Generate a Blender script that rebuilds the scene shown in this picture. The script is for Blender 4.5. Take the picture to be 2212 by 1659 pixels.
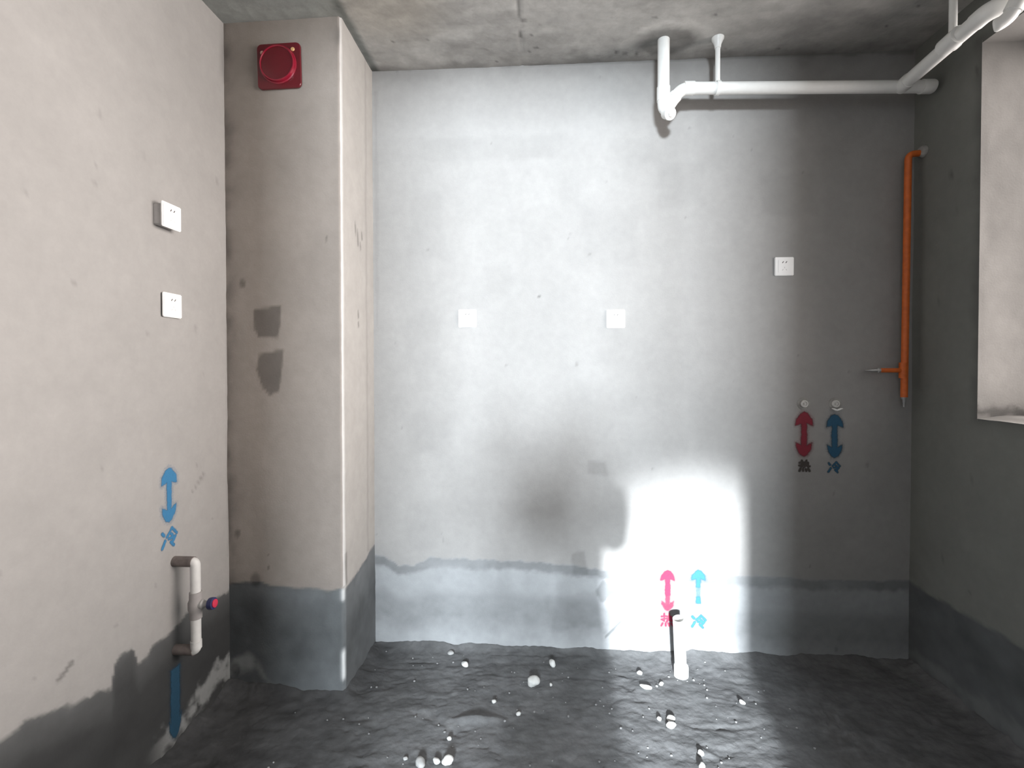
import bpy, bmesh, math, random
import numpy as np
from mathutils import Vector, Matrix

for o in list(bpy.data.objects): bpy.data.objects.remove(o)
SC = bpy.context.scene; COL = SC.collection
random.seed(4); RNG = np.random.default_rng(7)

# ------------------------------------------------------------------ camera
F, CX, CY = 1037.69, 1106.0, 810.02            # pixels, in the 2212 x 1659 frame
YAW, PITCH, ROLL = (math.radians(a) for a in (3.4387, .8651, -.0738))
EYE = np.array([0, 0, 1.3725])
_fx = np.array([-math.sin(YAW), math.cos(YAW), 0]); _rt = np.array([math.cos(YAW), math.sin(YAW), 0]); _up = np.array([0, 0, 1.])
_f = _fx*math.cos(PITCH)-_up*math.sin(PITCH); _u = _up*math.cos(PITCH)+_fx*math.sin(PITCH)
_r3 = _rt*math.cos(ROLL)+_u*math.sin(ROLL); _u3 = _u*math.cos(ROLL)-_rt*math.sin(ROLL)
cam = bpy.data.cameras.new('camera'); co = bpy.data.objects.new('camera', cam); COL.objects.link(co)
cam.sensor_width = 36; cam.lens = F/2212*36; cam.shift_y = (CY-829.5)/2212; cam.clip_start = .01
M = Matrix.Identity(4)
for i in range(3):
    M[i][0] = _r3[i]; M[i][1] = _u3[i]; M[i][2] = -_f[i]; M[i][3] = EYE[i]
co.matrix_world = M
SC.camera = co
def on(x, y, ax, v):
    """photo pixel -> point on the plane coordinate[ax] = v"""
    d = _f+_r3*(x-CX)/F+_u3*(CY-y)/F
    return EYE+d*((v-EYE[ax])/d[ax])

# room, metres: back wall y = D, left wall x = XL, right wall x = XR, flue column to XP, ceiling H
D, XL, XR, XP, YP, H = 2.314, -1.326, 1.702, -.818, 1.945, 2.8145
YW, ZS, ZH, YW0 = 1.979, 1.171, 2.625, -.45      # window in the right wall
YR, YE = -1.0, -6.2                             # wall with the doorway behind the camera, far wall of the next room
DL, DR, DH = -.53, .40, 2.64                   # doorway

# ------------------------------------------------------------------ light
w = bpy.data.worlds.new('sky'); SC.world = w; w.use_nodes = True
nt = w.node_tree; nt.nodes.clear()
out = nt.nodes.new('ShaderNodeOutputWorld'); bg = nt.nodes.new('ShaderNodeBackground')
tc = nt.nodes.new('ShaderNodeTexCoord'); sx = nt.nodes.new('ShaderNodeSeparateXYZ'); cr = nt.nodes.new('ShaderNodeValToRGB')
mr = nt.nodes.new('ShaderNodeMapRange'); mr.inputs[1].default_value = -1; mr.inputs[2].default_value = 1
nt.links.new(tc.outputs['Generated'], sx.inputs[0]); nt.links.new(sx.outputs[2], mr.inputs[0]); nt.links.new(mr.outputs[0], cr.inputs[0])
cr.color_ramp.elements[0].position = .47; cr.color_ramp.elements[0].color = (.16, .155, .15, 1)     # ground and buildings below the horizon
cr.color_ramp.elements[1].position = .53; cr.color_ramp.elements[1].color = (1, .955, .925, 1)      # overcast sky
nt.links.new(cr.outputs[0], bg.inputs[0]); nt.links.new(bg.outputs[0], out.inputs[0])
bg.inputs[1].default_value = 1.45

def area(name, loc, rot, sx_, sy_, power, color, portal=False):
    l = bpy.data.lights.new(name, 'AREA'); l.shape = 'RECTANGLE'; l.size = sx_; l.size_y = sy_; l.energy = power; l.color = color
    if portal: l.cycles.is_portal = True
    o = bpy.data.objects.new(name, l); COL.objects.link(o); o.location = loc; o.rotation_euler = rot
    return o
# sky portal in the window opening (guides sampling of the sky)
area('window_portal', (XR+.30, (YW0+YW)/2, (ZS+ZH)/2), (0, math.radians(90), 0), ZH-ZS, YW-YW0, 1, (1, 1, 1), True)
wd = area('window_daylight', (XR+.295, .77, (ZS+ZH)/2), (0, math.radians(90), 0), ZH-ZS-.02, 2.36, 63, (1, .93, .89))
wd.data.spread = math.radians(92)
# daylight at the balcony window of the next room, plus an added fill lamp and spot
SRC = Vector((-.43, -5.9, 2.5))
area('balcony_daylight_and_fill', SRC, (math.radians(90), 0, 0), .74, .80, 1150, (.85, .935, 1))
area('balcony_daylight_and_fill', SRC+Vector((.74, 0, 0)), (math.radians(90), 0, 0), .52, .80, 680, (.85, .935, 1))      # added fill lamp, thins the photographer's shadow on the wall
sp = bpy.data.lights.new('hot_patch_spot', 'SPOT'); sp.energy = 11500; sp.color = (.9, .96, 1); sp.shadow_soft_size = .07  # added spot lamp, aimed and coned to make the hot wall patch
sp.spot_size = math.radians(9.6); sp.spot_blend = .75
so = bpy.data.objects.new('hot_patch_spot', sp); COL.objects.link(so); so.location = SRC
so.rotation_euler = (Vector((.74, D, .26))-SRC).to_track_quat('-Z', 'Y').to_euler()

SC.view_settings.view_transform = 'Standard'; SC.view_settings.look = 'None'; SC.view_settings.gamma = 1
SC.view_settings.exposure = 0; SC.view_settings.use_curve_mapping = False

# ------------------------------------------------------------------ helpers
def tag(o, label=None, cat=None, group=None, kind=None):
    for k, v in (('label', label), ('category', cat), ('group', group), ('kind', kind)):
        if v: o[k] = v
    return o
def empty(name, loc, label, cat, group=None):
    o = bpy.data.objects.new(name, None); COL.objects.link(o); o.location = loc; o.empty_display_size = .05
    return tag(o, label, cat, group)
def link(name, me, mat, parent=None, smooth=True):
    if mat: me.materials.append(mat)
    if smooth:
        me.polygons.foreach_set('use_smooth', [True]*len(me.polygons))
    o = bpy.data.objects.new(name, me); COL.objects.link(o)
    if parent:
        o.parent = parent; o.matrix_parent_inverse = Matrix.Translation(-Vector(parent.location)) if parent.type == 'EMPTY' else Matrix.Identity(4)
    return o
def bmobj(name, bm, mat, parent=None, smooth=True, sharp=35):
    me = bpy.data.meshes.new(name); bmesh.ops.recalc_face_normals(bm, faces=bm.faces); bm.to_mesh(me); bm.free()
    o = link(name, me, mat, parent, smooth)
    if smooth: me.set_sharp_from_angle(angle=math.radians(sharp))
    return o
def frame(d):
    d = Vector(d).normalized(); a = Vector((0, 0, 1)) if abs(d.z) < .9 else Vector((1, 0, 0))
    u = d.cross(a).normalized(); return u, d.cross(u).normalized()
def tube(bm, pts, r, n=20, cap=True):
    """swept round tube along a polyline, r a number or one radius per point"""
    pts = [Vector(p) for p in pts]; rs = r if isinstance(r, (list, tuple)) else [r]*len(pts)
    rings = []; u = None
    for i, p in enumerate(pts):
        t = ((pts[min(i+1, len(pts)-1)]-p).normalized()+(p-pts[max(i-1, 0)]).normalized())
        if i == 0: t = pts[1]-p
        if i == len(pts)-1: t = p-pts[-2]
        t.normalize()
        if u is None: u, v = frame(t)
        else:
            u = (u-t*u.dot(t)).normalized()
        v = t.cross(u)
        rings.append([bm.verts.new(p+(u*math.cos(2*math.pi*k/n)+v*math.sin(2*math.pi*k/n))*rs[i]) for k in range(n)])
    for a, b in zip(rings, rings[1:]):
        for k in range(n): bm.faces.new((a[k], a[(k+1) % n], b[(k+1) % n], b[k]))
    if cap:
        bm.faces.new(rings[0][::-1]); bm.faces.new(rings[-1])
def bend(a, b, c, rad, n=8):
    """points that round the corner b between a and c"""
    a, b, c = Vector(a), Vector(b), Vector(c)
    p, q = b+(a-b).normalized()*rad, b+(c-b).normalized()*rad
    return [p.lerp(b, t).lerp(b.lerp(q, t), t) for t in [i/n for i in range(n+1)]]
def tubeobj(name, pts, r, mat, parent=None, n=20):
    bm = bmesh.new(); tube(bm, pts, r, n); return bmobj(name, bm, mat, parent)
def rbox(bm, c, s, bev=.002, seg=2, rot=None):
    r = bmesh.ops.create_cube(bm, size=1); vs = r['verts']
    m = Matrix.Diagonal((*s, 1))
    bmesh.ops.transform(bm, matrix=m, verts=vs)
    es = list({e for v in vs for e in v.link_edges})
    if bev:
        g = bmesh.ops.bevel(bm, geom=es, offset=bev, segments=seg, affect='EDGES'); vs = list({v for f in g['faces'] for v in f.verts} | {v for v in vs if v.is_valid})
    T = Matrix.Translation(Vector(c)) @ (rot.to_4x4() if rot else Matrix.Identity(4))
    bmesh.ops.transform(bm, matrix=T, verts=vs)
def boxobj(name, lo, hi, mat, parent=None, bev=0):
    bm = bmesh.new(); lo, hi = Vector(lo), Vector(hi)
    rbox(bm, (lo+hi)/2, hi-lo, bev); return bmobj(name, bm, mat, parent, smooth=False)

# smooth value noise in 2-D / 3-D numpy
def vnoise(x, y, seed=0):
    rs = np.random.default_rng(seed); t = rs.random((64, 64))
    xi, yi = np.floor(x).astype(int), np.floor(y).astype(int); fx, fy = x-xi, y-yi
    fx = fx*fx*(3-2*fx); fy = fy*fy*(3-2*fy)
    g = lambda a, b: t[a % 64, b % 64]
    return (g(xi, yi)*(1-fx)+g(xi+1, yi)*fx)*(1-fy)+(g(xi, yi+1)*(1-fx)+g(xi+1, yi+1)*fx)*fy
def fbm(x, y, sc, seed=0, oc=4):
    s = np.zeros_like(x); a = 1.; tot = 0
    for i in range(oc):
        s += a*(vnoise(x*sc+i*17.3, y*sc+i*9.1, seed+i)-.5)*2; tot += a; a *= .55; sc *= 2.03
    return s/tot
def sstep(a, b, x):
    t = np.clip((x-a)/(b-a), 0, 1); return t*t*(3-2*t)
def sdpoly(x, y, P):
    """signed distance to a polygon, negative inside"""
    d = np.full(x.shape, 1e9); ins = np.zeros(x.shape, bool); n = len(P)
    for i in range(n):
        ax, ay = P[i]; bx, by = P[(i+1) % n]
        ex, ey = bx-ax, by-ay; t = np.clip(((x-ax)*ex+(y-ay)*ey)/(ex*ex+ey*ey+1e-12), 0, 1)
        d = np.minimum(d, np.hypot(x-ax-t*ex, y-ay-t*ey))
        c = ((ay > y) != (by > y)) & (x < (bx-ax)*(y-ay)/((by-ay) if by != ay else 1e-9)+ax); ins ^= c
    return np.where(ins, -d, d)
def sdseg(x, y, a, b):
    ex, ey = b[0]-a[0], b[1]-a[1]; t = np.clip(((x-a[0])*ex+(y-a[1])*ey)/(ex*ex+ey*ey+1e-12), 0, 1)
    return np.hypot(x-a[0]-t*ex, y-a[1]-t*ey)

# ------------------------------------------------------------------ materials
def newmat(name):
    m = bpy.data.materials.new(name); m.use_nodes = True; n = m.node_tree.nodes
    return m, m.node_tree, n['Principled BSDF']
def concrete(name, rough=.92, bump=.25, fine=140, var=.10, spec=.3):
    """bare cement: the base colour is in the mesh attribute 'Col' (render, stains), grain and fine relief are procedural"""
    m, t, b = newmat(name); L = t.links.new
    at = t.nodes.new('ShaderNodeAttribute'); at.attribute_name = 'Col'
    tc = t.nodes.new('ShaderNodeTexCoord')
    n1 = t.nodes.new('ShaderNodeTexNoise'); n1.inputs['Scale'].default_value = 26; n1.inputs['Detail'].default_value = 7; n1.inputs['Roughness'].default_value = .65
    n2 = t.nodes.new('ShaderNodeTexNoise'); n2.inputs['Scale'].default_value = fine; n2.inputs['Detail'].default_value = 5
    for n in (n1, n2): L(tc.outputs['Object'], n.inputs['Vector'])
    mr = t.nodes.new('ShaderNodeMapRange'); mr.inputs[1].default_value = .3; mr.inputs[2].default_value = .7; mr.inputs[3].default_value = 1-var; mr.inputs[4].default_value = 1+var
    L(n1.outputs[0], mr.inputs[0])
    mx = t.nodes.new('ShaderNodeMix'); mx.data_type = 'RGBA'; mx.blend_type = 'MULTIPLY'; mx.inputs['Factor'].default_value = 1
    L(at.outputs['Color'], mx.inputs['A']); L(mr.outputs[0], mx.inputs['B']); L(mx.outputs['Result'], b.inputs['Base Color'])
    bp = t.nodes.new('ShaderNodeBump'); bp.inputs['Strength'].default_value = bump; bp.inputs['Distance'].default_value = .004
    L(n2.outputs[0], bp.inputs['Height']); L(bp.outputs[0], b.inputs['Normal'])
    b.inputs['Roughness'].default_value = rough; b.inputs['Specular IOR Level'].default_value = spec
    return m
def plain(name, col, rough=.5, metal=0, var=.06, scale=40, bump=.05, spec=.5, coat=0):
    m, t, b = newmat(name); L = t.links.new
    tc = t.nodes.new('ShaderNodeTexCoord'); n1 = t.nodes.new('ShaderNodeTexNoise'); n1.inputs['Scale'].default_value = scale; n1.inputs['Detail'].default_value = 5
    L(tc.outputs['Object'], n1.inputs['Vector'])
    cr = t.nodes.new('ShaderNodeValToRGB')
    cr.color_ramp.elements[0].position = .3; cr.color_ramp.elements[1].position = .7
    cr.color_ramp.elements[0].color = (*[c*(1-var) for c in col], 1); cr.color_ramp.elements[1].color = (*[min(1, c*(1+var)) for c in col], 1)
    L(n1.outputs[0], cr.inputs[0]); L(cr.outputs[0], b.inputs['Base Color'])
    b.inputs['Roughness'].default_value = rough; b.inputs['Metallic'].default_value = metal; b.inputs['Specular IOR Level'].default_value = spec; b.inputs['Coat Weight'].default_value = coat
    if bump:
        bp = t.nodes.new('ShaderNodeBump'); bp.inputs['Strength'].default_value = bump; bp.inputs['Distance'].default_value = .002
        L(n1.outputs[0], bp.inputs['Height']); L(bp.outputs[0], b.inputs['Normal'])
    return m
def paintmat(name, col):
    """spray paint, its cover (0..1) stored in the mesh attribute 'paint'"""
    m, t, b = newmat(name); L = t.links.new
    at = t.nodes.new('ShaderNodeAttribute'); at.attribute_name = 'paint'
    tc = t.nodes.new('ShaderNodeTexCoord'); n1 = t.nodes.new('ShaderNodeTexNoise'); n1.inputs['Scale'].default_value = 180; n1.inputs['Detail'].default_value = 4
    L(tc.outputs['Object'], n1.inputs['Vector'])
    a = t.nodes.new('ShaderNodeMath'); a.operation = 'SUBTRACT'; L(n1.outputs[0], a.inputs[0]); a.inputs[1].default_value = .5
    c = t.nodes.new('ShaderNodeMath'); c.operation = 'MULTIPLY_ADD'; L(a.outputs[0], c.inputs[0]); c.inputs[1].default_value = .5; L(at.outputs['Fac'], c.inputs[2]); c.use_clamp = True
    b.inputs['Base Color'].default_value = (*col, 1); b.inputs['Roughness'].default_value = .75; L(c.outputs[0], b.inputs['Alpha'])
    return m
MC = concrete('cement_render', bump=.15, var=.045)
MFL = concrete('rough_floor_cement', rough=.85, bump=.6, fine=75, var=.14, spec=.25)
MCE = concrete('raw_ceiling_concrete', bump=.3, fine=60, var=.10)
PVC = plain('white_pvc', (.80, .80, .78), .33, var=.02, bump=0)
PPR = plain('off_white_ppr_pipe', (.62, .61, .59), .45, var=.05)
SOCK = plain('white_socket_plastic', (.86, .85, .84), .35, var=.01, bump=0)
SLOT2 = plain('pale_socket_slot', (.48, .47, .46), .6, var=.02, bump=0)
SLOT = plain('dark_socket_slot', (.10, .09, .09), .6, var=.02, bump=0)
BOXM = plain('grey_backing_box', (.45, .43, .42), .7)
RED = plain('glossy_red_plastic', (.115, .006, .012), .30, var=.05, bump=0, coat=.3)
REDC = plain('bright_red_rim', (.24, .008, .025), .25, var=.05, bump=0, coat=.4)
BRASS = plain('brass_screw', (.80, .52, .24), .35, metal=.3, var=.05)
ORANGE = plain('orange_gas_pipe', (.62, .13, .02), .5, var=.12)
STEEL = plain('grey_fitting_steel', (.42, .42, .42), .4, metal=.6)
ROPE = plain('grey_cement_collar', (.30, .295, .28), .9, var=.2, bump=.4)
KNOBB = plain('navy_valve_cap', (.02, .025, .09), .4, bump=0)
KNOBR = plain('pink_red_valve_face', (.55, .03, .07), .4, bump=0)
PBLUE = paintmat('blue_spray_paint', (.035, .17, .33)); PRED_SHADE = paintmat('shaded_red_spray_paint', (.21, .016, .032)); PBLUE_SHADE = paintmat('shaded_blue_spray_paint', (.020, .088, .16)); PBLUE_DIM = paintmat('dimmed_blue_spray_paint', (.010, .050, .090)); PRED = paintmat('red_spray_paint', (.42, .022, .07)); PDARK = paintmat('dark_brown_spray_paint', (.055, .045, .04))  # darker red and blue copies have the shade painted into their colour
STONE = plain('pale_mortar_stone', (.62, .62, .60), .9, var=.12, bump=.4)
STONE3 = plain('dusty_crumb', (.24, .24, .24), .95, var=.3, bump=.5)
STONE2 = plain('grey_mortar_crumb', (.36, .36, .355), .95, var=.2, bump=.5)

# ------------------------------------------------------------------ the room: displaced grids, stains stored as colour
def span(*pts):
    """axis samples: span(a, step, b, step, c ...), every given value is kept exactly"""
    a = []
    for i in range(0, len(pts)-2, 2):
        n = max(1, round(abs(pts[i+2]-pts[i])/pts[i+1])); a += list(np.linspace(pts[i], pts[i+2], n+1))[:-1]
    return np.array(a+[pts[-1]])
def surface(name, U, V, pos, colr, mat, hole=None, parent=None, flip=False):
    uu, vv = np.meshgrid(U, V, indexing='ij'); u, v = uu.ravel(), vv.ravel()
    P = pos(u, v); C = np.clip(colr(u, v), .005, 1)
    nu, nv = len(U), len(V); idx = np.arange(nu*nv).reshape(nu, nv)
    q = np.stack([idx[:-1, :-1], idx[1:, :-1], idx[1:, 1:], idx[:-1, 1:]], -1).reshape(-1, 4)
    if flip: q = q[:, ::-1]
    if hole is not None:
        cu = ((uu[:-1, :-1]+uu[1:, 1:])/2).ravel(); cv = ((vv[:-1, :-1]+vv[1:, 1:])/2).ravel(); q = q[~hole(cu, cv)]
    me = bpy.data.meshes.new(name); me.vertices.add(len(P)); me.vertices.foreach_set('co', P.astype(np.float32).ravel())
    me.loops.add(q.size); me.loops.foreach_set('vertex_index', q.ravel().astype(np.int32)); me.polygons.add(len(q))
    me.polygons.foreach_set('loop_start', np.arange(0, q.size, 4, dtype=np.int32)); me.polygons.foreach_set('loop_total', np.full(len(q), 4, np.int32))
    me.update(calc_edges=True)
    ca = me.color_attributes.new('Col', 'FLOAT_COLOR', 'POINT'); ca.data.foreach_set('color', np.column_stack([C, np.ones(len(C))]).astype(np.float32).ravel())
    me.validate(); o = link(name, me, mat, parent)
    if not parent: o['kind'] = 'structure'
    return o
PL = np.array([.31, .302, .294])                      # dry cement render
def mottled(u, v, seed, amp=.1):
    return 1+amp*fbm(u, v, 1.7, seed, 3)+amp*.8*fbm(u, v, 9, seed+20, 4)
def mulc(c, m): return c*m[:, None]
def mixc(c, d, m): return c*(1-m[:, None])+np.array(d)*m[:, None]
def pit(u, v, seed, n, lo, hi, rmin=.003, rmax=.012):
    rs = np.random.default_rng(seed); m = np.zeros_like(u)
    for _ in range(n):
        a, b = rs.uniform(*lo), rs.uniform(*hi); r = rs.uniform(rmin, rmax)
        near = (np.abs(u-a) < .05) & (np.abs(v-b) < .05)
        m[near] = np.maximum(m[near], 1-sstep(r*.4, r, np.hypot(u[near]-a, (v[near]-b)*rs.uniform(.5, 1.6))))
    return m
def bump_rough(u, v, seed, amp=.003): return amp*fbm(u, v, 3.1, seed, 3)+amp*.35*fbm(u, v, 22, seed+9, 3)

# back wall
def back_disp(x, z): return bump_rough(x, z, 3, .003)
BT = [(XP, .46), (-.772, .459), (-.702, .403), (-.62, .41), (-.54, .445), (-.154, .443), (.292, .415), (.6, .405), (.941, .397), (1.362, .386), (1.71, .39)]
def px_poly(pts, ax, val, keep): return [tuple(on(x, y, ax, val)[list(keep)]) for x, y in pts]
def back_col(x, z):
    c = np.tile(PL, (len(x), 1)); c = mulc(c, mottled(x, z, 11, .07))
    n1 = fbm(x, z, 14, 40, 4); n2 = fbm(x, z, 30, 44, 3); n3 = fbm(x*.5, z*1.6, 6, 47, 4)
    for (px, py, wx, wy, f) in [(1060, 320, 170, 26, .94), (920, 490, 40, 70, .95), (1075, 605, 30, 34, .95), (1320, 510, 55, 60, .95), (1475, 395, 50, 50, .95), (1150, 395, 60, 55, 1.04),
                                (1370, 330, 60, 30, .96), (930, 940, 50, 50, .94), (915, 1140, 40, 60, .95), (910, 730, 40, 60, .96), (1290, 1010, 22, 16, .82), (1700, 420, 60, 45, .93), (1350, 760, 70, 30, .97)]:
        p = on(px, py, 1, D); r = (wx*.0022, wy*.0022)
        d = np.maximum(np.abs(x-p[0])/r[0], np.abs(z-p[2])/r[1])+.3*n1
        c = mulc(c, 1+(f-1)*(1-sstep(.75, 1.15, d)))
    top = np.interp(x, *zip(*BT))+.012*n2+.008*n1; t = top-z
    prof = np.interp(t, [0, .012, .045, .065, .15, .19, .28, .32, .39, .42, .46], [1, .66, .64, .92, .90, .74, .70, .80, .98, 1.0, .85])
    prof = 1+(prof-1)*(1+.35*n3)+.10*n3*(t > .05)+.05*n2
    thick = .03+.02*fbm(x, x*0, 5, 61, 2)
    band = sstep(0, .012, t)
    g = np.array([.335, .345, .354]); c = c*(1-band[:, None])+(g*np.clip(prof+.07*n1, .3, 1.08)[:, None])*band[:, None]
    # hacked and refilled chase, smears, scratches, dark lines along the corner joints
    for pts, f, s in [([(1290, 1280), (1300, 1258), (1328, 1266), (1331, 1282), (1312, 1292), (1300, 1300)], .62, .012),
                      ([(1300, 1315), (1320, 1322), (1300, 1400), (1315, 1400), (1330, 1380), (1318, 1340)], .86, .02),
                      ([(1180, 1290), (1290, 1285), (1300, 1345), (1195, 1362)], .84, .03), ([(1236, 1200), (1260, 1192), (1268, 1240), (1240, 1236)], .78, .012)]:
        d = sdpoly(x, z, px_poly(pts, 1, D, (0, 2)))+.010*n2; c = mulc(c, 1+(f-1)*(1-sstep(-.3*s, s, d)))
    for a, b, wd, f in [((1342, 1342), (1308, 1375), .006, .6), ((812, 200), (815, 700), .012, .9), ((806, 150), (1970, 112), .010, .72), ((955, 1150), (958, 1175), .005, .8)]:
        pa, pb = on(*a, 1, D), on(*b, 1, D); d = sdseg(x, z, (pa[0], pa[2]), (pb[0], pb[2]))+.006*n1
        c = mulc(c, 1+(f-1)*(1-sstep(wd*.3, wd, d)))
    c = mulc(c, 1-.22*pit(x, z, 5, 40, (XP, XR), (0, H)))
    p = on(1165, 640, 1, D); c = mulc(c, 1-.45*(1-sstep(.004, .011, np.hypot(x-p[0], z-p[2]))))
    # ragged darker edge under the ceiling
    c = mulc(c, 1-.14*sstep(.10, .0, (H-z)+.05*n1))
    return c
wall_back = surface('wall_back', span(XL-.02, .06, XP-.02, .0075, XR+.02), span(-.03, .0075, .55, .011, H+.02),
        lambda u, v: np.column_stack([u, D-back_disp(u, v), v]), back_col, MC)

# left wall
def left_disp(y, z): return bump_rough(y, z, 23, .003)
LT = [(.9, .45), (1.099, .462), (1.16, .47), (1.249, .437), (1.393, .395), (1.41, .47), (1.47, .475), (1.496, .405), (1.636, .441), (1.752, .477), (1.86, .44), (1.957, .436)]
def left_col(y, z):
    c = np.tile(PL*np.array([1.0, .985, .97]), (len(y), 1)); c = mulc(c, mottled(y, z, 31, .06))
    n1 = fbm(y, z, 16, 70, 4); n2 = fbm(y, z, 34, 74, 3); n3 = fbm(y*.7, z*1.4, 7, 77, 3)
    t = np.interp(y, *zip(*LT))+.014*n1+.012*n2-z
    band = sstep(0, .014, t); g = np.array([.042, .043, .043])
    bf = np.interp(t, [0, .03, .12, .25, .45], [2.4, 1.9, 1.0, .85, 1.1])*(1+.22*n3+.1*n1)
    c = c*(1-band[:, None])+g*bf[:, None]*band[:, None]
    # salt bloom above the floor, towards the column
    e = sstep(.055, .0, np.abs(z-(.05+.07*sstep(1.6, 1.95, y)))+.06*n1+.045*n2+.03*n3)*sstep(1.50, 1.66, y)
    c = mixc(c, (.28, .285, .28), .8*np.clip(e, 0, 1))
    for a, b, wd, f in [((440, 1025), (415, 1065), .006, .72), ((490, 700), (493, 1200), .012, .88), ((155, 1432), (128, 1468), .01, .55), ((425, 1005), (430, 1010), .004, .8)]:
        pa, pb = on(*a, 0, XL), on(*b, 0, XL); d = sdseg(y, z, (pa[1], pa[2]), (pb[1], pb[2]))+.005*n1
        c = mulc(c, 1+(f-1)*(1-sstep(wd*.3, wd, d)))
    c = mulc(c, 1-.18*pit(y, z, 8, 30, (.9, 1.95), (.4, H)))
    return c
wall_left = surface('wall_left', span(YR-.02, .15, .95, .0085, D+.02), span(-.03, .0085, .9, .014, H+.02),
        lambda u, v: np.column_stack([XL+left_disp(u, v), u, v]), left_col, MC, flip=True)

# flue column: front and side in one skin, u runs along its plan
CW = XP-XL
def flue_pos(u, v):
    n = bump_rough(u, v, 53, .003); e = np.clip(1-np.abs(u-CW)/.012, 0, 1)
    front = u <= CW
    x = np.where(front, XL+u, XP+n); y = np.where(front, YP+.012*(1-u/CW)-n, YP+(u-CW))
    k = .006*e*e*(1+.8*fbm(u*0+.3, v, 18, 57, 3)); lump = .010*np.exp(-((u-CW)/.014)**2)*np.exp(-((v-2.73)/.035)**2)
    return np.column_stack([x-k+lump*.5, y+k-lump, v])
def flue_col(u, v):
    c = np.tile(PL, (len(u), 1)); c = mulc(c, mottled(u, v, 81, .09)); front = u <= CW
    c[front] *= np.array([.95, .865, .80]); c[~front] *= np.array([1.25, 1.215, 1.17])  # light put into the colour: front toned down, side face lifted
    n1 = fbm(u, v, 16, 90, 4); n2 = fbm(u, v, 36, 94, 3); n3 = fbm(u*1.2, v*.7, 8, 97, 3)
    # two trowelled damp patches
    for pts in ([(545, 668), (604, 660), (603, 700), (598, 731), (556, 728), (547, 710)], [(557, 766), (610, 757), (606, 800), (600, 845), (580, 853), (566, 840), (551, 800)]):
        P = [(a[0]-XL, a[2]) for a in (on(x, y, 1, YP) for x, y in pts)]
        d = sdpoly(u, v, P)+.004*n2; c = mulc(c, 1-.5*(1-sstep(-.003, .006, d)))
    t = .452+.012*n1+.05*(~front)*sstep(CW, CW+.37, u)+.02*sstep(.12, .02, np.abs(u-.1))-v
    band = sstep(0, .012, t); bf = 1+.30*n3+.18*n1+np.interp(t, [0, .04, .2, .45], [.0, .18, -.12, .1])
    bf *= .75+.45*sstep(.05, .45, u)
    g = np.array([.105, .112, .116]); c = c*(1-band[:, None])+g*np.clip(bf, .4, 2)[:, None]*band[:, None]
    edge = np.exp(-((u-CW+.004)/.011)**2)
    s = edge*np.maximum(sstep(.05, .08, v)*sstep(.21, .17, v), .8*sstep(.39, .41, v)*sstep(.46, .44, v)); c = mixc(c, (.62, .63, .63), np.clip(s*1.2, 0, 1))
    c = mixc(c, (.66, .64, .62), .8*edge*(v > .46)*(u > CW-.006))
    bloom = sstep(.05, 0, np.abs(v-.075-.05*np.sin(u*22))+.05*n1)*sstep(.24, .12, u); c = mixc(c, (.26, .265, .26), .7*np.clip(bloom, 0, 1))
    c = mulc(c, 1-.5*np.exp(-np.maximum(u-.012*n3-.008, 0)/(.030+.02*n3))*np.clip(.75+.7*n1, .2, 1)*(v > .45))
    # chips beside the band, pencil marks on the side face
    rs = np.random.default_rng(3)
    for (px, py, r) in [(575, 1180, .008), (578, 1200, .007), (577, 1228, .007), (510, 1155, .016), (549, 1255, .03), (520, 610, .02), (703, 517, .006), (505, 1450, .03)]:
        a = on(px, py, 1, YP); d = np.hypot(u-(a[0]-XL), (v-a[2])*.7)+.006*n2; c = mulc(c, 1-.45*(1-sstep(r*.4, r, d)))
    for (dy, z, hh) in [(.15, 1.99, .02), (.175, 1.955, .03), (.205, 1.925, .008), (.225, 1.975, .012), (.175, 1.61, .012), (.175, 1.57, .006)]:
        d = sdseg(u, v, (CW+dy, z-hh), (CW+dy-.004, z+hh)); c = mulc(c, 1-.42*(1-sstep(.003, .011, d)))
    seam = np.exp(-((u-CW-.275-.01*n1)/.012)**2)*(v > .5); c = mulc(c, 1-.16*seam)
    for (px, py, l) in [(750, 1215, .06)]:
        c = mulc(c, 1-.4*(1-sstep(.004, .018, np.hypot((u-CW-.02), np.maximum(np.abs(v-.53)-l, 0))+.006*n1)))
    return c
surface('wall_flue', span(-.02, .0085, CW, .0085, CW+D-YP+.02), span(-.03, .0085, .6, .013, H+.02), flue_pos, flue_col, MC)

# right wall with the window opening
def right_col(y, z):
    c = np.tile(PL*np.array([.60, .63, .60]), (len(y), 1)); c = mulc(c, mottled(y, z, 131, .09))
    n1 = fbm(y, z, 16, 140, 4); n3 = fbm(y, z*1.4, 6, 147, 3)
    t = .385+.012*n1-z; band = sstep(0, .014, t); g = np.array([.105, .112, .115])
    c = c*(1-band[:, None])+g*(1+.3*n3+.15*n1)[:, None]*band[:, None]
    bl = sstep(.05, 0, np.abs(z-.06)+.05*n1); c = mixc(c, (.22, .23, .23), .5*np.clip(bl, 0, 1))
    c = mulc(c, 1-.35*pit(y, z, 12, 40, (1.3, D), (.3, H), .004, .014))
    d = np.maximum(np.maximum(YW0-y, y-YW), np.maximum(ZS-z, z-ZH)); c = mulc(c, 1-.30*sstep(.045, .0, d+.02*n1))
    return c
def right_pos(u, v):
    n = bump_rough(u, v, 123, .003); d = np.maximum(np.maximum(YW0-u, u-YW), np.maximum(ZS-v, v-ZH)); n = n*sstep(0, .05, np.abs(d))
    return np.column_stack([XR-n, u, v])
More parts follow.
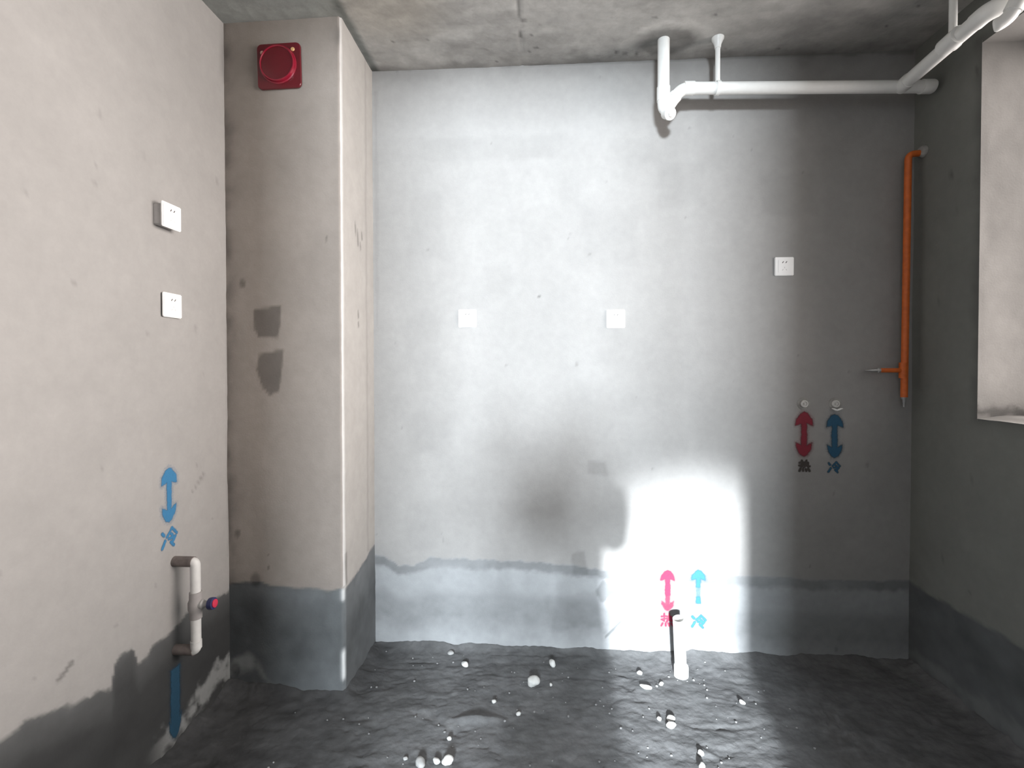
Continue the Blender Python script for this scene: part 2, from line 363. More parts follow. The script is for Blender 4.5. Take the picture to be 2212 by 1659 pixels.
wall_right = surface('wall_right', span(YR-.02, .15, YW0, .06, 1.2, .012, YW, .012, D+.02), span(-.03, .012, .5, .03, ZS, .03, ZH, .02, H+.02),
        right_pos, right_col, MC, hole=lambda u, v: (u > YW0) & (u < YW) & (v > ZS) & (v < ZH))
# reveal of the opening, 0.30 m deep
TW = .30
def reveal_col(seed):
    def f(u, v):
        c = np.tile(PL*np.array([1.06, 1.04, 1.02]), (len(u), 1)); c = mulc(c, mottled(u, v, seed, .13)); n1 = fbm(u, v, 22, seed+5, 4)
        if seed == 200:
            c = mulc(c, 1-.5*sstep(.030, .004, np.abs(v-ZS-.025)+.03*n1))
        return c
    return f
surface('window_jamb', span(XR-.001, .0085, XR+TW), span(ZS-.01, .0085, ZS+.3, .014, ZH+.01), lambda u, v: np.column_stack([u, YW-bump_rough(u, v, 201, .003)*sstep(0, .03, u-XR), v]), reveal_col(200), MC, parent=wall_right)
surface('window_jamb', span(XR, .05, XR+TW), span(ZS-.01, .05, ZH+.01), lambda u, v: np.column_stack([u, YW0+0*u, v]), reveal_col(210), MC, parent=wall_right, flip=True)
surface('window_sill', span(XR-.004, .012, XR+TW), span(YW0, .03, YW), lambda u, v: np.column_stack([u, v, ZS+.012*sstep(XR, XR+.10, u)-.004*fbm(u, v, 14, 221, 3)]), lambda u, v: reveal_col(220)(u, v)*1.12, MC, parent=wall_right)
surface('window_head', span(XR, .012, XR+TW), span(YW0, .03, YW), lambda u, v: np.column_stack([u, v, ZH+0*u]), reveal_col(230), MC, parent=wall_right, flip=True)
ALU = plain('grey_aluminium_window_frame', (.25, .25, .26), .4, metal=.5)
bm = bmesh.new(); xf = XR+TW-.03
for (y0, y1, z0, z1) in [(YW0, YW, ZS, ZS+.05), (YW0, YW, ZH-.05, ZH), (YW0, YW0+.05, ZS, ZH), (YW-.012, YW, ZS, ZH), ((YW0+YW)/2-.03, (YW0+YW)/2+.03, ZS, ZH)]:
    rbox(bm, (xf+.03, (y0+y1)/2, (z0+z1)/2), (.06, y1-y0, z1-z0), .003)
wf = bmobj('window_1', bm, ALU, None, smooth=False); wf['kind'] = 'structure'

# ceiling
def ceil_disp(x, y):
    d = .004*fbm(x, y, 2.4, 301, 3)+.0015*fbm(x, y, 26, 305, 3)
    return d+.004*sstep(.006, .001, np.abs(x+.085+.004*np.sin(y*30)))
def ceil_col(x, y):
    c = np.tile(np.array([.42, .41, .392]), (len(x), 1)); c = mulc(c, mottled(x, y, 311, .12))
    n1 = fbm(x, y, 13, 320, 4); n2 = fbm(x, y, 30, 324, 3); n3 = fbm(x*1.3, y*3, 4, 329, 4)
    c = mulc(c, 1+.16*sstep(.05, .45, n3)-.16*sstep(-.05, -.4, n3))
    # shuttering line beside the column, crack, darker edge along the back wall, patch around the pipe hole
    left = sstep(.012, -.012, x-(XP+.035)+.008*n1); c = c*(1-.30*left[:, None]); c[:, 0] *= 1-.07*left; 
    c = mulc(c, 1-.35*sstep(.03, .0, np.abs(x-XP-.012)+.015*n2)*(y > 1.7))
    c = mulc(c, 1-.45*sstep(.007, .002, np.abs(x+.085+.004*np.sin(y*30)))*(y < 2.12))
    c = mulc(c, 1-.28*sstep(.09, .0, (D-y)+.05*n1))
    c = mulc(c, 1-.22*sstep(.20, .05, np.hypot((x+.12)*.45, y-2.17)+.08*n1))
    r = np.hypot((x-.56)*.8, (y-2.19)*1.2)+.03*n1
    c = mulc(c, 1-.42*sstep(.115, .075, r)); ring = sstep(.035, .0, np.abs(r-.145))*(y < 2.22); c = mulc(c, 1+.22*ring)
    c = mulc(c, 1-.5*pit(x, y, 17, 90, (XL, XR), (1.4, D), .004, .014))
    yel = sstep(.35, .1, np.hypot(x+.62, (y-1.85)))*.5; c = c*(1-yel[:, None]*np.array([-.08, .0, .12]))
    return c
surface('ceiling', span(XL-.02, .012, XR+.02), span(YR-.02, .2, 1.2, .012, D+.02), lambda u, v: np.column_stack([u, v, H+ceil_disp(u, v)]), ceil_col, MCE)

# floor
def floor_z(x, y):
    n = .009*fbm(x*.8, y*1.8, 2.6, 401, 4)+.0035*fbm(x*1.0, y*2.4, 9, 405, 4)
    r = fbm(x*.55+.4*fbm(x, y, 3, 411, 2), y*4.2, 6, 409, 4); n = n-.005*sstep(.10, .5, fbm(x*.8+.25*fbm(x, y, 4, 411, 2), y*2.0, 7, 409, 4))+.0045*fbm(x, y*1.4, 13, 413, 4)*(.45+.55*sstep(-.2, .4, fbm(x, y, 3, 418, 2)+.5*sstep(.1, .6, x)))
    n = n+.0026*fbm(x, y, 38, 415, 3)
    # mortar fillet along the foot of the walls
    dw = np.minimum(np.minimum(x-XL, XR-x), D-y)
    dc = np.hypot(np.maximum(x-XP, 0), np.maximum(YP-y, 0)); dw = np.minimum(dw, dc)
    n = n+.028*np.exp(-np.maximum(dw, 0)/.035)*(1+.6*fbm(x, y, 12, 421, 3))
    n = n+.03*np.exp(-np.hypot(x-XL, y-YP)/.10)
    # short trowelled ridge
    n = n+.018*np.exp(-((y-1.845-.05*(x+.23))/.018)**2)*sstep(-.36, -.28, x)*sstep(-.12, -.2, x)
    return n-.006
def floor_col(x, y):
    c = np.tile(np.array([.128, .130, .133]), (len(x), 1)); c = mulc(c, mottled(x, y, 431, .22))
    n1 = fbm(x, y, 16, 440, 4)
    c = mulc(c, 1+.25*n1); h = fbm(x*1.0, y*3.5, 9, 405, 4)
    c = mulc(c, 1+.25*h)
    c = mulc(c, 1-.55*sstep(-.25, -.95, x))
    return c
def fz(x, y): return float(floor_z(np.array([float(x)]), np.array([float(y)]))[0])
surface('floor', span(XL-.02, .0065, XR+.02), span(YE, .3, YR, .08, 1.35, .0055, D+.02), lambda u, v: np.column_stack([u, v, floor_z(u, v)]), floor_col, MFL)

# behind the camera: wall with the doorway and the next room with its balcony window
def flat_col(u, v): return mulc(np.tile(PL*.6, (len(u), 1)), mottled(u, v, 500, .08))
surface('wall_rear', span(XL-.02, .15, DL, .1, DR, .15, XR+.02), span(-.03, .15, DH, .1, H+.02), lambda u, v: np.column_stack([u, YR+0*u, v]), flat_col, MC, hole=lambda u, v: (u > DL) & (u < DR) & (v < DH), flip=True)
surface('wall_rear_outer', span(XL-.02, .15, DL, .1, DR, .15, XR+.02), span(-.03, .15, DH, .1, H+.02), lambda u, v: np.column_stack([u, YR-.12+0*u, v]), flat_col, MC, hole=lambda u, v: (u > DL) & (u < DR) & (v < DH))
trim = boxobj('door_1', (DL-.001, YR-.12, 0), (DL+.006, YR, DH), BOXM); trim['kind'] = 'structure'
boxobj('door_jamb', (DR-.006, YR-.12, 0), (DR+.001, YR, DH), BOXM, trim); boxobj('door_head', (DL, YR-.12, DH-.006), (DR, YR, DH+.001), BOXM, trim)
surface('wall_next_left', span(YE-.02, .2, YR), span(-.03, .2, H+.02), lambda u, v: np.column_stack([XL+0*u, u, v]), flat_col, MC, flip=True)
surface('wall_next_right', span(YE-.02, .2, YR), span(-.03, .2, H+.02), lambda u, v: np.column_stack([XR+0*u, u, v]), flat_col, MC)
surface('ceiling_next', span(XL-.02, .2, XR+.02), span(YE-.02, .2, YR), lambda u, v: np.column_stack([u, v, H+0*u]), flat_col, MC)
surface('wall_far', span(XL-.02, .1, -1.05, .1, .95, .1, XR+.02), span(-.03, .1, 1.0, .1, 2.76, .05, H+.02), lambda u, v: np.column_stack([u, YE+0*u, v]), flat_col, MC, hole=lambda u, v: (u > -1.05) & (u < .95) & (v > 1.0) & (v < 2.76), flip=True)
bm = bmesh.new()
for (x0, x1, z0, z1) in [(-1.05, .95, 1.0, 1.05), (-1.05, .95, 2.72, 2.76), (-1.05, -1.0, 1.0, 2.76), (.9, .95, 1.0, 2.76), (-.03, .03, 1.0, 2.76)]:
    rbox(bm, ((x0+x1)/2, YE, (z0+z1)/2), (x1-x0, .06, z1-z0), .003)
wf = bmobj('window_2', bm, ALU, None, smooth=False); wf['kind'] = 'structure'

# ------------------------------------------------------------------ spray-painted marks (flat print on the walls)
LENG = [((.02, .88), (.14, .74)), ((.0, .10), (.20, .44)), ((.68, .99), (.36, .62)), ((.68, .99), (1.02, .62)), ((.62, .70), (.72, .60)), ((.46, .48), (.92, .48)), ((.92, .48), (.72, .24)), ((.58, .28), (.82, .03))]
REFIRE = [((.08, .76), (.46, .80)), ((.28, .98), (.28, .42)), ((.28, .42), (.18, .48)), ((.06, .52), (.46, .62)), ((.50, .76), (.80, .78)), ((.80, .78), (.82, .42)), ((.82, .42), (.96, .46)),
          ((.66, .98), (.62, .60)), ((.62, .60), (.46, .36)), ((.54, .62), (.74, .50)), ((.16, .24), (.06, .04)), ((.38, .22), (.40, .05)), ((.60, .22), (.66, .05)), ((.82, .24), (.95, .04))]
def arrow_cover(s, t, wd, hgt, hw, hl, top=True, bot=True, seed=0, blur=.006):
    """cover of a double arrow, s across (metres, 0 = axis), t up from its foot"""
    n = fbm(s, t, 60, 600+seed, 3)*.003
    d = np.maximum(np.abs(s)-wd/2, np.maximum(hl*.6-t, t-(hgt-hl*.6)))
    heads = []
    if top: heads.append(sdpoly(s, t, [(-hw/2, hgt-hl), (-hw*.46, hgt-hl*.55), (-hw*.2, hgt-hl*.12), (0, hgt), (hw*.2, hgt-hl*.12), (hw*.46, hgt-hl*.55), (hw/2, hgt-hl), (wd*.5, hgt-hl*.86), (-wd*.5, hgt-hl*.86)]))
    if bot: heads.append(sdpoly(s, t, [(-hw*.46, hl), (-hw*.42, hl*.55), (-hw*.2, hl*.12), (0, 0), (hw*.2, hl*.12), (hw*.42, hl*.55), (hw*.46, hl), (wd*.5, hl*.8), (-wd*.5, hl*.8)]))
    for h in heads: d = np.minimum(d, h)
    return np.maximum(1-sstep(-blur*.5, blur, d+n), .17*(1-sstep(0, .02, d)))      # edge and overspray
def glyph_cover(s, t, strokes, size, wd, seed=0, blur=.004):
    d = np.full(s.shape, 1.)
    for a, b in strokes: d = np.minimum(d, sdseg(s, t, ((a[0]-.5)*size, a[1]*size), ((b[0]-.5)*size, b[1]*size)))
    return 1-sstep(-blur*.4, blur, d-wd/2+.002*fbm(s, t, 70, 650+seed, 3))
def decal(name, place, cover, s0, s1, t0, t1, mat, parent, label, step=.0022):
    S, T = np.arange(s0, s1, step), np.arange(t0, t1, step); ss, tt = np.meshgrid(S, T, indexing='ij'); s, t = ss.ravel(), tt.ravel()
    cv = cover(s, t); P = place(s, t); ns, ntt = len(S), len(T); idx = np.arange(ns*ntt).reshape(ns, ntt)
    q = np.stack([idx[:-1, :-1], idx[1:, :-1], idx[1:, 1:], idx[:-1, 1:]], -1).reshape(-1, 4); q = q[cv[q].max(1) > .06]
    use = np.unique(q); re = np.full(len(s), -1); re[use] = np.arange(len(use))
    me = bpy.data.meshes.new(name); me.from_pydata(P[use].tolist(), [], re[q].tolist())
    at = me.attributes.new('paint', 'FLOAT', 'POINT'); at.data.foreach_set('value', cv[use].astype(np.float32))
    o = link(name, me, mat, parent); o['label'] = label; return o
def on_back(px, py):
    c = on(px, py, 1, D)
    return lambda s, t: np.column_stack([c[0]+s, D-back_disp(c[0]+s, c[2]+t)-.0011, c[2]+t])
def on_left(px, py):
    c = on(px, py, 0, XL)
    return lambda s, t: np.column_stack([XL+left_disp(c[1]+s, c[2]+t)+.0011, c[1]+s, c[2]+t])
decal('arrow_marking', on_left(365, 1128), lambda s, t: arrow_cover(s+.02*(t/.2-.5)*0, t, .020, .195, .070, .058, seed=1), -.05, .05, -.01, .21, PBLUE, wall_left, 'blue sprayed double arrow')
decal('character_marking', on_left(366, 1183), lambda s, t: glyph_cover(s, t, LENG, .068, .0085, 1), -.045, .045, -.012, .075, PBLUE, wall_left, 'blue sprayed character for cold')
decal('arrow_marking', on_left(380, 1592), lambda s, t: arrow_cover(s, t, .042, .30, .062, .075, top=False, seed=2, blur=.008), -.05, .05, -.01, .31, PBLUE_DIM, wall_left, 'blue sprayed arrow below the pipe bracket, darkened as if in dim light')
decal('arrow_marking', on_back(1736, 985), lambda s, t: arrow_cover(s, t, .024, .206, .076, .062, seed=3, blur=.009), -.06, .06, -.015, .22, PRED_SHADE, wall_back, 'red sprayed double arrow in the shade')
decal('character_marking', on_back(1737, 1018), lambda s, t: glyph_cover(s, t, REFIRE, .052, .0065, 3), -.045, .045, -.012, .07, PDARK, wall_back, 'dark sprayed character for hot')
decal('arrow_marking', on_back(1802, 988), lambda s, t: arrow_cover(s, t, .024, .200, .072, .058, seed=4, blur=.009), -.06, .06, -.015, .22, PBLUE_SHADE, wall_back, 'blue sprayed double arrow in the shade')
decal('character_marking', on_back(1801, 1021), lambda s, t: glyph_cover(s, t, LENG, .050, .0070, 4), -.045, .045, -.012, .075, PBLUE_SHADE, wall_back, 'blue sprayed character for cold in the shade')
def faded(cv, t, lo, hi, f): return cv*(1-(1-f)*sstep(lo, lo+.015, t)*sstep(hi, hi-.015, t))
decal('arrow_marking', on_back(1442, 1319), lambda s, t: faded(arrow_cover(s, t, .020, .192, .062, .046, seed=5, blur=.008), t, -.02, .08, .75), -.05, .05, -.012, .205, PRED, wall_back, 'red sprayed double arrow in the bright light patch')
decal('character_marking', on_back(1441, 1353), lambda s, t: .8*glyph_cover(s, t, REFIRE, .062, .007, 5), -.045, .045, -.012, .075, PRED, wall_back, 'faded red sprayed character for hot')
decal('arrow_marking', on_back(1508, 1315), lambda s, t: faded(arrow_cover(s, t, .018, .184, .062, .046, bot=False, seed=6, blur=.008), t, .05, .11, .45), -.05, .05, -.012, .2, PBLUE, wall_back, 'blue sprayed arrow in the bright light patch')
decal('character_marking', on_back(1509, 1356), lambda s, t: glyph_cover(s, t, LENG, .060, .0085, 6), -.045, .045, -.012, .075, PBLUE, wall_back, 'blue sprayed character for cold in the bright light patch')

# ------------------------------------------------------------------ sockets
def socket(loc, axes, label, stand=0.0):
    """86 mm plate; axes = (right, up, out)"""
    r, u, n = (Vector(a) for a in axes); R = Matrix((r, u, n)).transposed(); c = Vector(loc)
    t = empty('wall_socket', c, label, 'socket', 'sockets on the bare walls')
    if stand:
        bm = bmesh.new(); rbox(bm, c+n*(stand/2), (.072, .072, stand), .003, 2, R); bmobj('mounting_box', bm, BOXM, t)
    bm = bmesh.new(); rbox(bm, c+n*(stand+.0045), (.086, .086, .009), .0028, 3, R); bmobj('plate', bm, SOCK, t)
    bm = bmesh.new(); rbox(bm, c+n*(stand+.0095), (.056, .056, .0016), .0007, 2, R); bmobj('face', bm, SOCK, t)
    for (a, b, ww, hh, ang) in [(-.0075, .019, .0036, .010, -38), (.0075, .019, .0036, .010, -38), (-.008, -.016, .002, .0075, -35), (.008, -.016, .002, .0075, 35), (0, -.006, .002, .007, 0)]:
        bm = bmesh.new(); rbox(bm, c+r*a+u*b+n*(stand+.0101), (ww, hh, .0008), 0, 1, R @ Matrix.Rotation(math.radians(ang), 3, 'Z'))
        bmobj('pin_slot', bm, SLOT if b > 0 else SLOT2, t, smooth=False)
    return t
BK = ((1, 0, 0), (0, 0, 1), (0, -1, 0)); LF = ((0, 1, 0), (0, 0, 1), (1, 0, 0))
for (px, py, lab) in [(1010, 688, 'white wall socket on the lit back wall on the side of the column'), (1330, 689, 'white wall socket on the lit back wall below the drain trap'), (1693, 576, 'white wall socket on the shaded back wall beside the gas pipe')]:
    p = on(px, py, 1, D); socket((p[0], D-float(back_disp(p[:1], p[2:])[0])+.001, p[2]), BK, lab)
for (px, py, lab, st) in [(370, 468, 'upper white socket standing off the left wall on its mounting box', .032), (372, 660, 'lower white socket flush on the left wall', .004)]:
    p = on(px, py, 0, XL+st+.005); socket((XL, p[1], p[2]), LF, lab, st)

# ------------------------------------------------------------------ red flue valve cover on the column
a, b = on(556, 97, 1, YP), on(653, 192, 1, YP); cx_, cz_ = (a[0]+b[0])/2, (a[2]+b[2])/2; S = .184
fv = empty('flue_valve', (cx_, YP, cz_), 'square red flue valve cover with raised round port high on the column', 'valve')
bm = bmesh.new(); rr = .019; out_ = []
for (qx, qy, a0) in ((1, 1, 0), (-1, 1, 90), (-1, -1, 180), (1, -1, 270)):
    for k in range(7):
        an_ = math.radians(a0+15*k); out_.append((qx*(S/2-rr)+rr*math.cos(an_), qy*(S/2-rr)+rr*math.sin(an_)))
rings = [[bm.verts.new((x*f, y*f, z)) for x, y in out_] for f, z in ((1, -.004), (1, .002), (.985, .004))]
for A_, B_ in zip(rings, rings[1:]):
    for k in range(len(out_)): bm.faces.new((A_[k], A_[(k+1) % len(out_)], B_[(k+1) % len(out_)], B_[k]))
bm.faces.new(rings[0][::-1]); bm.faces.new(rings[-1])
bmesh.ops.transform(bm, matrix=Matrix.Translation((cx_, YP-.004, cz_)) @ Matrix.Rotation(math.radians(-1.2), 4, 'Y') @ Matrix.Rotation(math.radians(90), 4, 'X'), verts=bm.verts)
bmobj('plate', bm, RED, fv)
def lathe(bm, c, axis, prof, n=48):
    """prof: (radius, distance along axis)"""
    u, v = frame(axis); ax = Vector(axis).normalized(); rings = []
    for r, h in prof: rings.append([bm.verts.new(Vector(c)+ax*h+(u*math.cos(2*math.pi*k/n)+v*math.sin(2*math.pi*k/n))*r) for k in range(n)])
    for A, B in zip(rings, rings[1:]):
        for k in range(n): bm.faces.new((A[k], A[(k+1) % n], B[(k+1) % n], B[k]))
    if prof[0][0] > 1e-5: bm.faces.new(rings[0][::-1])
    if prof[-1][0] > 1e-5: bm.faces.new(rings[-1])
    bmesh.ops.remove_doubles(bm, verts=bm.verts, dist=1e-6)
pc = (cx_-.002, YP-.008, cz_+.004)
bm = bmesh.new(); lathe(bm, pc, (0, -1, 0), [(.078, -.002), (.078, .001), (.0745, .003), (.0735, .013), (.0725, .0155), (.069, .016), (.067, .014), (.067, .009)], 56); bmobj('port_ring', bm, REDC, fv)
bm = bmesh.new(); lathe(bm, pc, (0, -1, 0), [(.0672, .004), (.0672, .0115), (.050, .012), (.02, .0125), (.0, .0126)], 56); bmobj('port_disc', bm, RED, fv)
for (px, py, m) in [(632, 106, BRASS), (566, 114, plain('dull_screw', (.62, .36, .30), .5))]:
    p = on(px, py, 1, YP-.009); bm = bmesh.new(); lathe(bm, (p[0], YP-.008, p[2]), (0, -1, 0), [(.0080, -.002), (.0080, .0014), (.0066, .003), (.0, .0034)], 20); bmobj('screw', bm, m, fv)

# ------------------------------------------------------------------ white drain pipes under the ceiling
R0 = .0255; YD = 2.175
def pp(x, y, Y): return Vector(on(x, y, 1, Y))
vt = pp(1432, 97, YD); vb = pp(1433, 238, YD); k1 = pp(1474, 191, YD); e1 = pp(2016, 187, YD)
vt.z = H+.006; vt.x = vb.x
dp = empty('drain_pipe', (e1.x, YD, H), 'white plastic drain pipe run hanging below the ceiling with trap and branch', 'pipe')
tubeobj('down_pipe', [vt, vb+Vector((0, 0, .045))], R0, PVC, dp)
bm = bmesh.new(); tube(bm, [vb+Vector((0, 0, .10)), vb+Vector((0, 0, .040))], [R0*1.12]*2); bmobj('socket_collar', bm, PVC, dp)
bm = bmesh.new(); tube(bm, [vb+Vector((0, 0, .06))]+bend(vb+Vector((0, 0, .06)), vb+Vector((.003, 0, -.008)), k1, .034)+[vb.lerp(k1, .62)], R0*1.05); bmobj('trap_elbow', bm, PVC, dp)
tubeobj('diagonal_pipe', [vb.lerp(k1, .45)]+bend(vb, k1, e1, .03)+[k1.lerp(e1, .03)], R0, PVC, dp)
dirk = (e1-k1).normalized()
for f in (.035, .085): tubeobj('socket_collar', [k1+dirk*(f-.03), k1+dirk*(f+.014)] if f < .05 else [vb.lerp(k1, .50), vb.lerp(k1, .66)], R0*1.13, PVC, dp)
# cleanout cap towards the room
cc = vb+Vector((.012, -.008, -.020)); cd = Vector((.25, -.8, -.42)).normalized()
bm = bmesh.new(); lathe(bm, cc, cd, [(.022, -.01), (.024, .02), (.0265, .021), (.0265, .034), (.024, .036), (.0, .036)], 24); cap = bmobj('cleanout', bm, PVC, dp)
bm = bmesh.new(); lathe(bm, cc, cd, [(.013, .034), (.013, .046), (.0, .046)], 6); bmobj('hex_nut', bm, PVC, cap, sharp=20)
tubeobj('cross_pipe', [k1+dirk*.03, e1-dirk*.02], R0, PVC, dp)
bm = bmesh.new(); lathe(bm, e1-dirk*.05, dirk, [(R0*1.12, 0), (R0*1.12, .045), (R0*1.0, .052), (.0, .053)], 24); bmobj('end_cap', bm, PVC, dp)
zb = k1.z+(e1.z-k1.z)*.86
b0 = Vector(on(1946, 188, 1, YD)); b1 = Vector(on(2128, 30, 2, b0.z-.012))
bd = (b1-b0).normalized()
tubeobj('branch_pipe', [b0, b1], R0*1.04, PVC, dp)
tubeobj('socket_collar', [b0, b0+bd*.055], R0*1.16, PVC, dp)
cm = Vector(on(2052, 92, 2, b0.z-.008)); tubeobj('socket_collar', [cm-bd*.03, cm+bd*.05], R0*1.2, PVC, dp)
q1 = b1+Vector((.075, -.05, .012)); 
tubeobj('branch_elbow', [b1-bd*.04]+bend(b1-bd*.04, b1+bd*.02, q1, .035)+[q1], R0*1.15, PVC, dp)
t0, t1, t2, t3 = pp(2147, 57, 1.63), pp(2180, 42, 1.61), pp(2192, 16, 1.60), pp(2222, -40, 1.58)
tubeobj('trap_elbow', [t0]+bend(t0, t1, t2, .03)+[t2], [.017]+[.02]*9+[.021], PVC, dp)
tubeobj('riser_pipe', [t2-(t3-t2).normalized()*.01, t3, Vector((t3.x, t3.y, H+.005))], R0*.95, PVC, dp)
# hangers
def hanger(p, rr_, ztop=H):
    bm = bmesh.new(); tube(bm, [(p.x, p.y, p.z+R0+.004), (p.x, p.y, ztop-.03)], rr_, 14); h = bmobj('hanger_rod', bm, PVC, dp)
    bm = bmesh.new(); lathe(bm, (p.x, p.y, ztop+.004), (0, 0, -1), [(.026, 0), (.026, .010), (.022, .016), (.0145, .035), (.0128, .05)], 24); bmobj('ceiling_flange', bm, PVC, h)
    return h
def clamp(h, p, d):
    bm = bmesh.new(); u = Vector(d).normalized(); a, b = frame(u); n = 28; r1, r2 = R0*1.03, R0*1.03+.0035; rings = []
    for rr, s in ((r2, -.008), (r2, .008), (r1, .008), (r1, -.008)): rings.append([bm.verts.new(p+u*s+(a*math.cos(2*math.pi*k/n)+b*math.sin(2*math.pi*k/n))*rr) for k in range(n)])
    for i in range(4):
        A, B = rings[i], rings[(i+1) % 4]
        for k in range(n): bm.faces.new((A[k], A[(k+1) % n], B[(k+1) % n], B[k]))
    bmobj('clamp_ring', bm, PVC, h)
    bm = bmesh.new(); rbox(bm, p+Vector((0, 0, R0+.006)), (.020, .016, .014), .003); bmobj('clamp_bolt', bm, PVC, h)
hp = k1.lerp(e1, (on(1550, 190, 1, YD)[0]-k1.x)/(e1.x-k1.x)); h = hanger(hp, .0105); clamp(h, hp, dirk)
hp2 = b0+bd*((on(2058, 86, 2, b0.z)[1]-b0.y)/bd.y); h = hanger(hp2, .0125); clamp(h, hp2, bd)

# ------------------------------------------------------------------ orange gas pipe in the corner
YG = 2.262; RG = .0138
g0 = pp(1962, 333, YG); g1 = pp(1953, 858, YG); gr = Vector((XR+.01, YG, g0.z+.004))
gp = empty('gas_pipe', (g1.x, YG, g1.z), 'orange gas pipe rising in the dark corner with a short side branch', 'pipe')
tubeobj('riser', [g1, g0-Vector((0, 0, .03))]+bend(g1, g0, gr, .028)+[gr], RG, ORANGE, gp)
ps = Vector((XR-.004, YG-.002, gr.z+.004)); bm = bmesh.new(); lathe(bm, ps+Vector((.012, 0, 0)), (-1, -.15, .1), [(.026, -.01), (.027, .012), (.021, .024), (.0145, .028)], 20); bmobj('wall_sleeve', bm, ROPE, gp)
tb = pp(1951, 800, YG); tl = pp(1898, 800, YG)
tubeobj('tee_collar', [tb+Vector((0, 0, .035)), tb-Vector((0, 0, .035))], RG*1.18, ORANGE, gp)
tubeobj('side_branch', [tb, tl], RG*.72, ORANGE, gp)
bm = bmesh.new(); lathe(bm, tl+Vector((.004, 0, 0)), (-1, 0, 0), [(.012, 0), (.0125, .008), (.008, .012), (.007, .036), (.003, .05), (.002, .062), (.0, .063)], 16); bmobj('hose_nozzle', bm, STEEL, gp)
bm = bmesh.new(); lathe(bm, g1+Vector((0, 0, .006)), (0, 0, -1), [(.0125, 0), (.0115, .012), (.007, .018), (.006, .03), (.0045, .034), (.0045, .05), (.0, .052)], 16); bmobj('end_nozzle', bm, STEEL, gp)

# ------------------------------------------------------------------ white water pipe with valve on the left wall
XO = XL+.078; YU = 1.655; RU = .0165
zt, zb_ = .672, .350
wp = empty('water_pipe', (XL, YU, zb_), 'white water pipe loop with stop valve standing off the left wall', 'pipe')
A, B, C_, E_ = Vector((XL-.01, YU, zt)), Vector((XO, YU, zt)), Vector((XO, YU, zb_)), Vector((XL-.01, YU, zb_))
zv = .515
BROWN = plain('dark_brown_fitting', (.15, .125, .115), .8, var=.25)  # dark grey-brown tone for the wall stubs
GREYV = plain('grey_valve_body', (.30, .28, .27), .6)
for z in (zt, zb_): tubeobj('wall_stub', [(XL-.01, YU, z), (XO-.006, YU, z)], RU*1.12, BROWN, wp)
tubeobj('upper_pipe', bend(A, B, C_, .014)+[Vector((XO, YU, zv+.04))], RU, PPR, wp)
tubeobj('lower_pipe', [Vector((XO, YU, zv-.04))]+bend(B, C_, E_, .014), RU, PPR, wp)
for z in (zb_+.022,): tubeobj('elbow_collar', [(XO, YU, z-.014), (XO, YU, z+.014)], RU*1.12, PPR, wp)
vd = Vector((.72, .02, .06)).normalized()
vbm = bmesh.new(); lathe(vbm, (XO, YU, zv-.048), (0, 0, 1), [(RU*1.22, 0), (RU*1.25, .026), (RU*1.5, .036), (RU*1.5, .060), (RU*1.25, .070), (RU*1.22, .096)], 24); vb_ = bmobj('valve_body', vbm, GREYV, wp)
vbm = bmesh.new(); lathe(vbm, (XO+.008, YU, zv+.002), vd, [(.017, 0), (.0165, .020), (.012, .024), (.010, .042)], 20); bmobj('valve_neck', vbm, plain('grey_valve_neck', (.33, .32, .31), .5), vb_)
kc = Vector((XO+.008, YU, zv+.002))+vd*.040
vbm = bmesh.new(); lathe(vbm, kc, vd, [(.014, 0), (.0205, .004), (.0215, .012), (.0205, .020), (.014, .022)], 24); kb = bmobj('valve_cap', vbm, KNOBB, wp)
vbm = bmesh.new(); lathe(vbm, kc+vd*.0215, vd, [(.0145, 0), (.0145, .0035), (.012, .0045), (.0, .005)], 20); bmobj('cap_face', vbm, KNOBR, kb)

# ------------------------------------------------------------------ water outlets in the back wall
def outlet(px, py, label):
    p = on(px, py, 1, D); d = D-float(back_disp(p[:1], p[2:])[0])
    t = empty('water_outlet', (p[0], d, p[2]), label, 'pipe stub', 'plugged water outlets in the back wall')
    bm = bmesh.new(); lathe(bm, (p[0], d+.004, p[2]), (0, -1, 0), [(.031, 0), (.029, .0055), (.020, .0075), (.0165, .006)], 28); bmobj('mortar_ring', bm, ROPE, t)
    bm = bmesh.new(); lathe(bm, (p[0], d+.004, p[2]), (0, -1, 0), [(.017, 0), (.017, .012), (.0155, .0135), (.011, .0135), (.0105, .009), (.0, .009)], 24); bmobj('threaded_stub', bm, PPR, t)
    bm = bmesh.new(); rbox(bm, (p[0], d-.008, p[2]), (.009, .010, .009), .001, 1); bmobj('square_plug', bm, PPR, t)
outlet(1440, 1202, 'plugged water outlet above the red arrow in the bright light patch')
outlet(1506, 1205, 'plugged water outlet above the blue arrow in the bright light patch')
outlet(1736, 872, 'plugged water outlet above the red arrow in the shade')
outlet(1804, 872, 'plugged water outlet above the blue arrow in the shade')
p = on(1806, 884, 1, D); bm = bmesh.new()
tube(bm, [Vector((p[0]-.025+.05*i/6, D-.010-.002*math.sin(i), p[2]+.004*math.cos(i*1.1))) for i in range(7)], [.002, .004, .005, .004, .005, .004, .0015], 8)
tag(bmobj('tape_scrap', bm, PVC, None), 'scrap of pale thread tape under the outlet above the shaded blue arrow', 'tape')

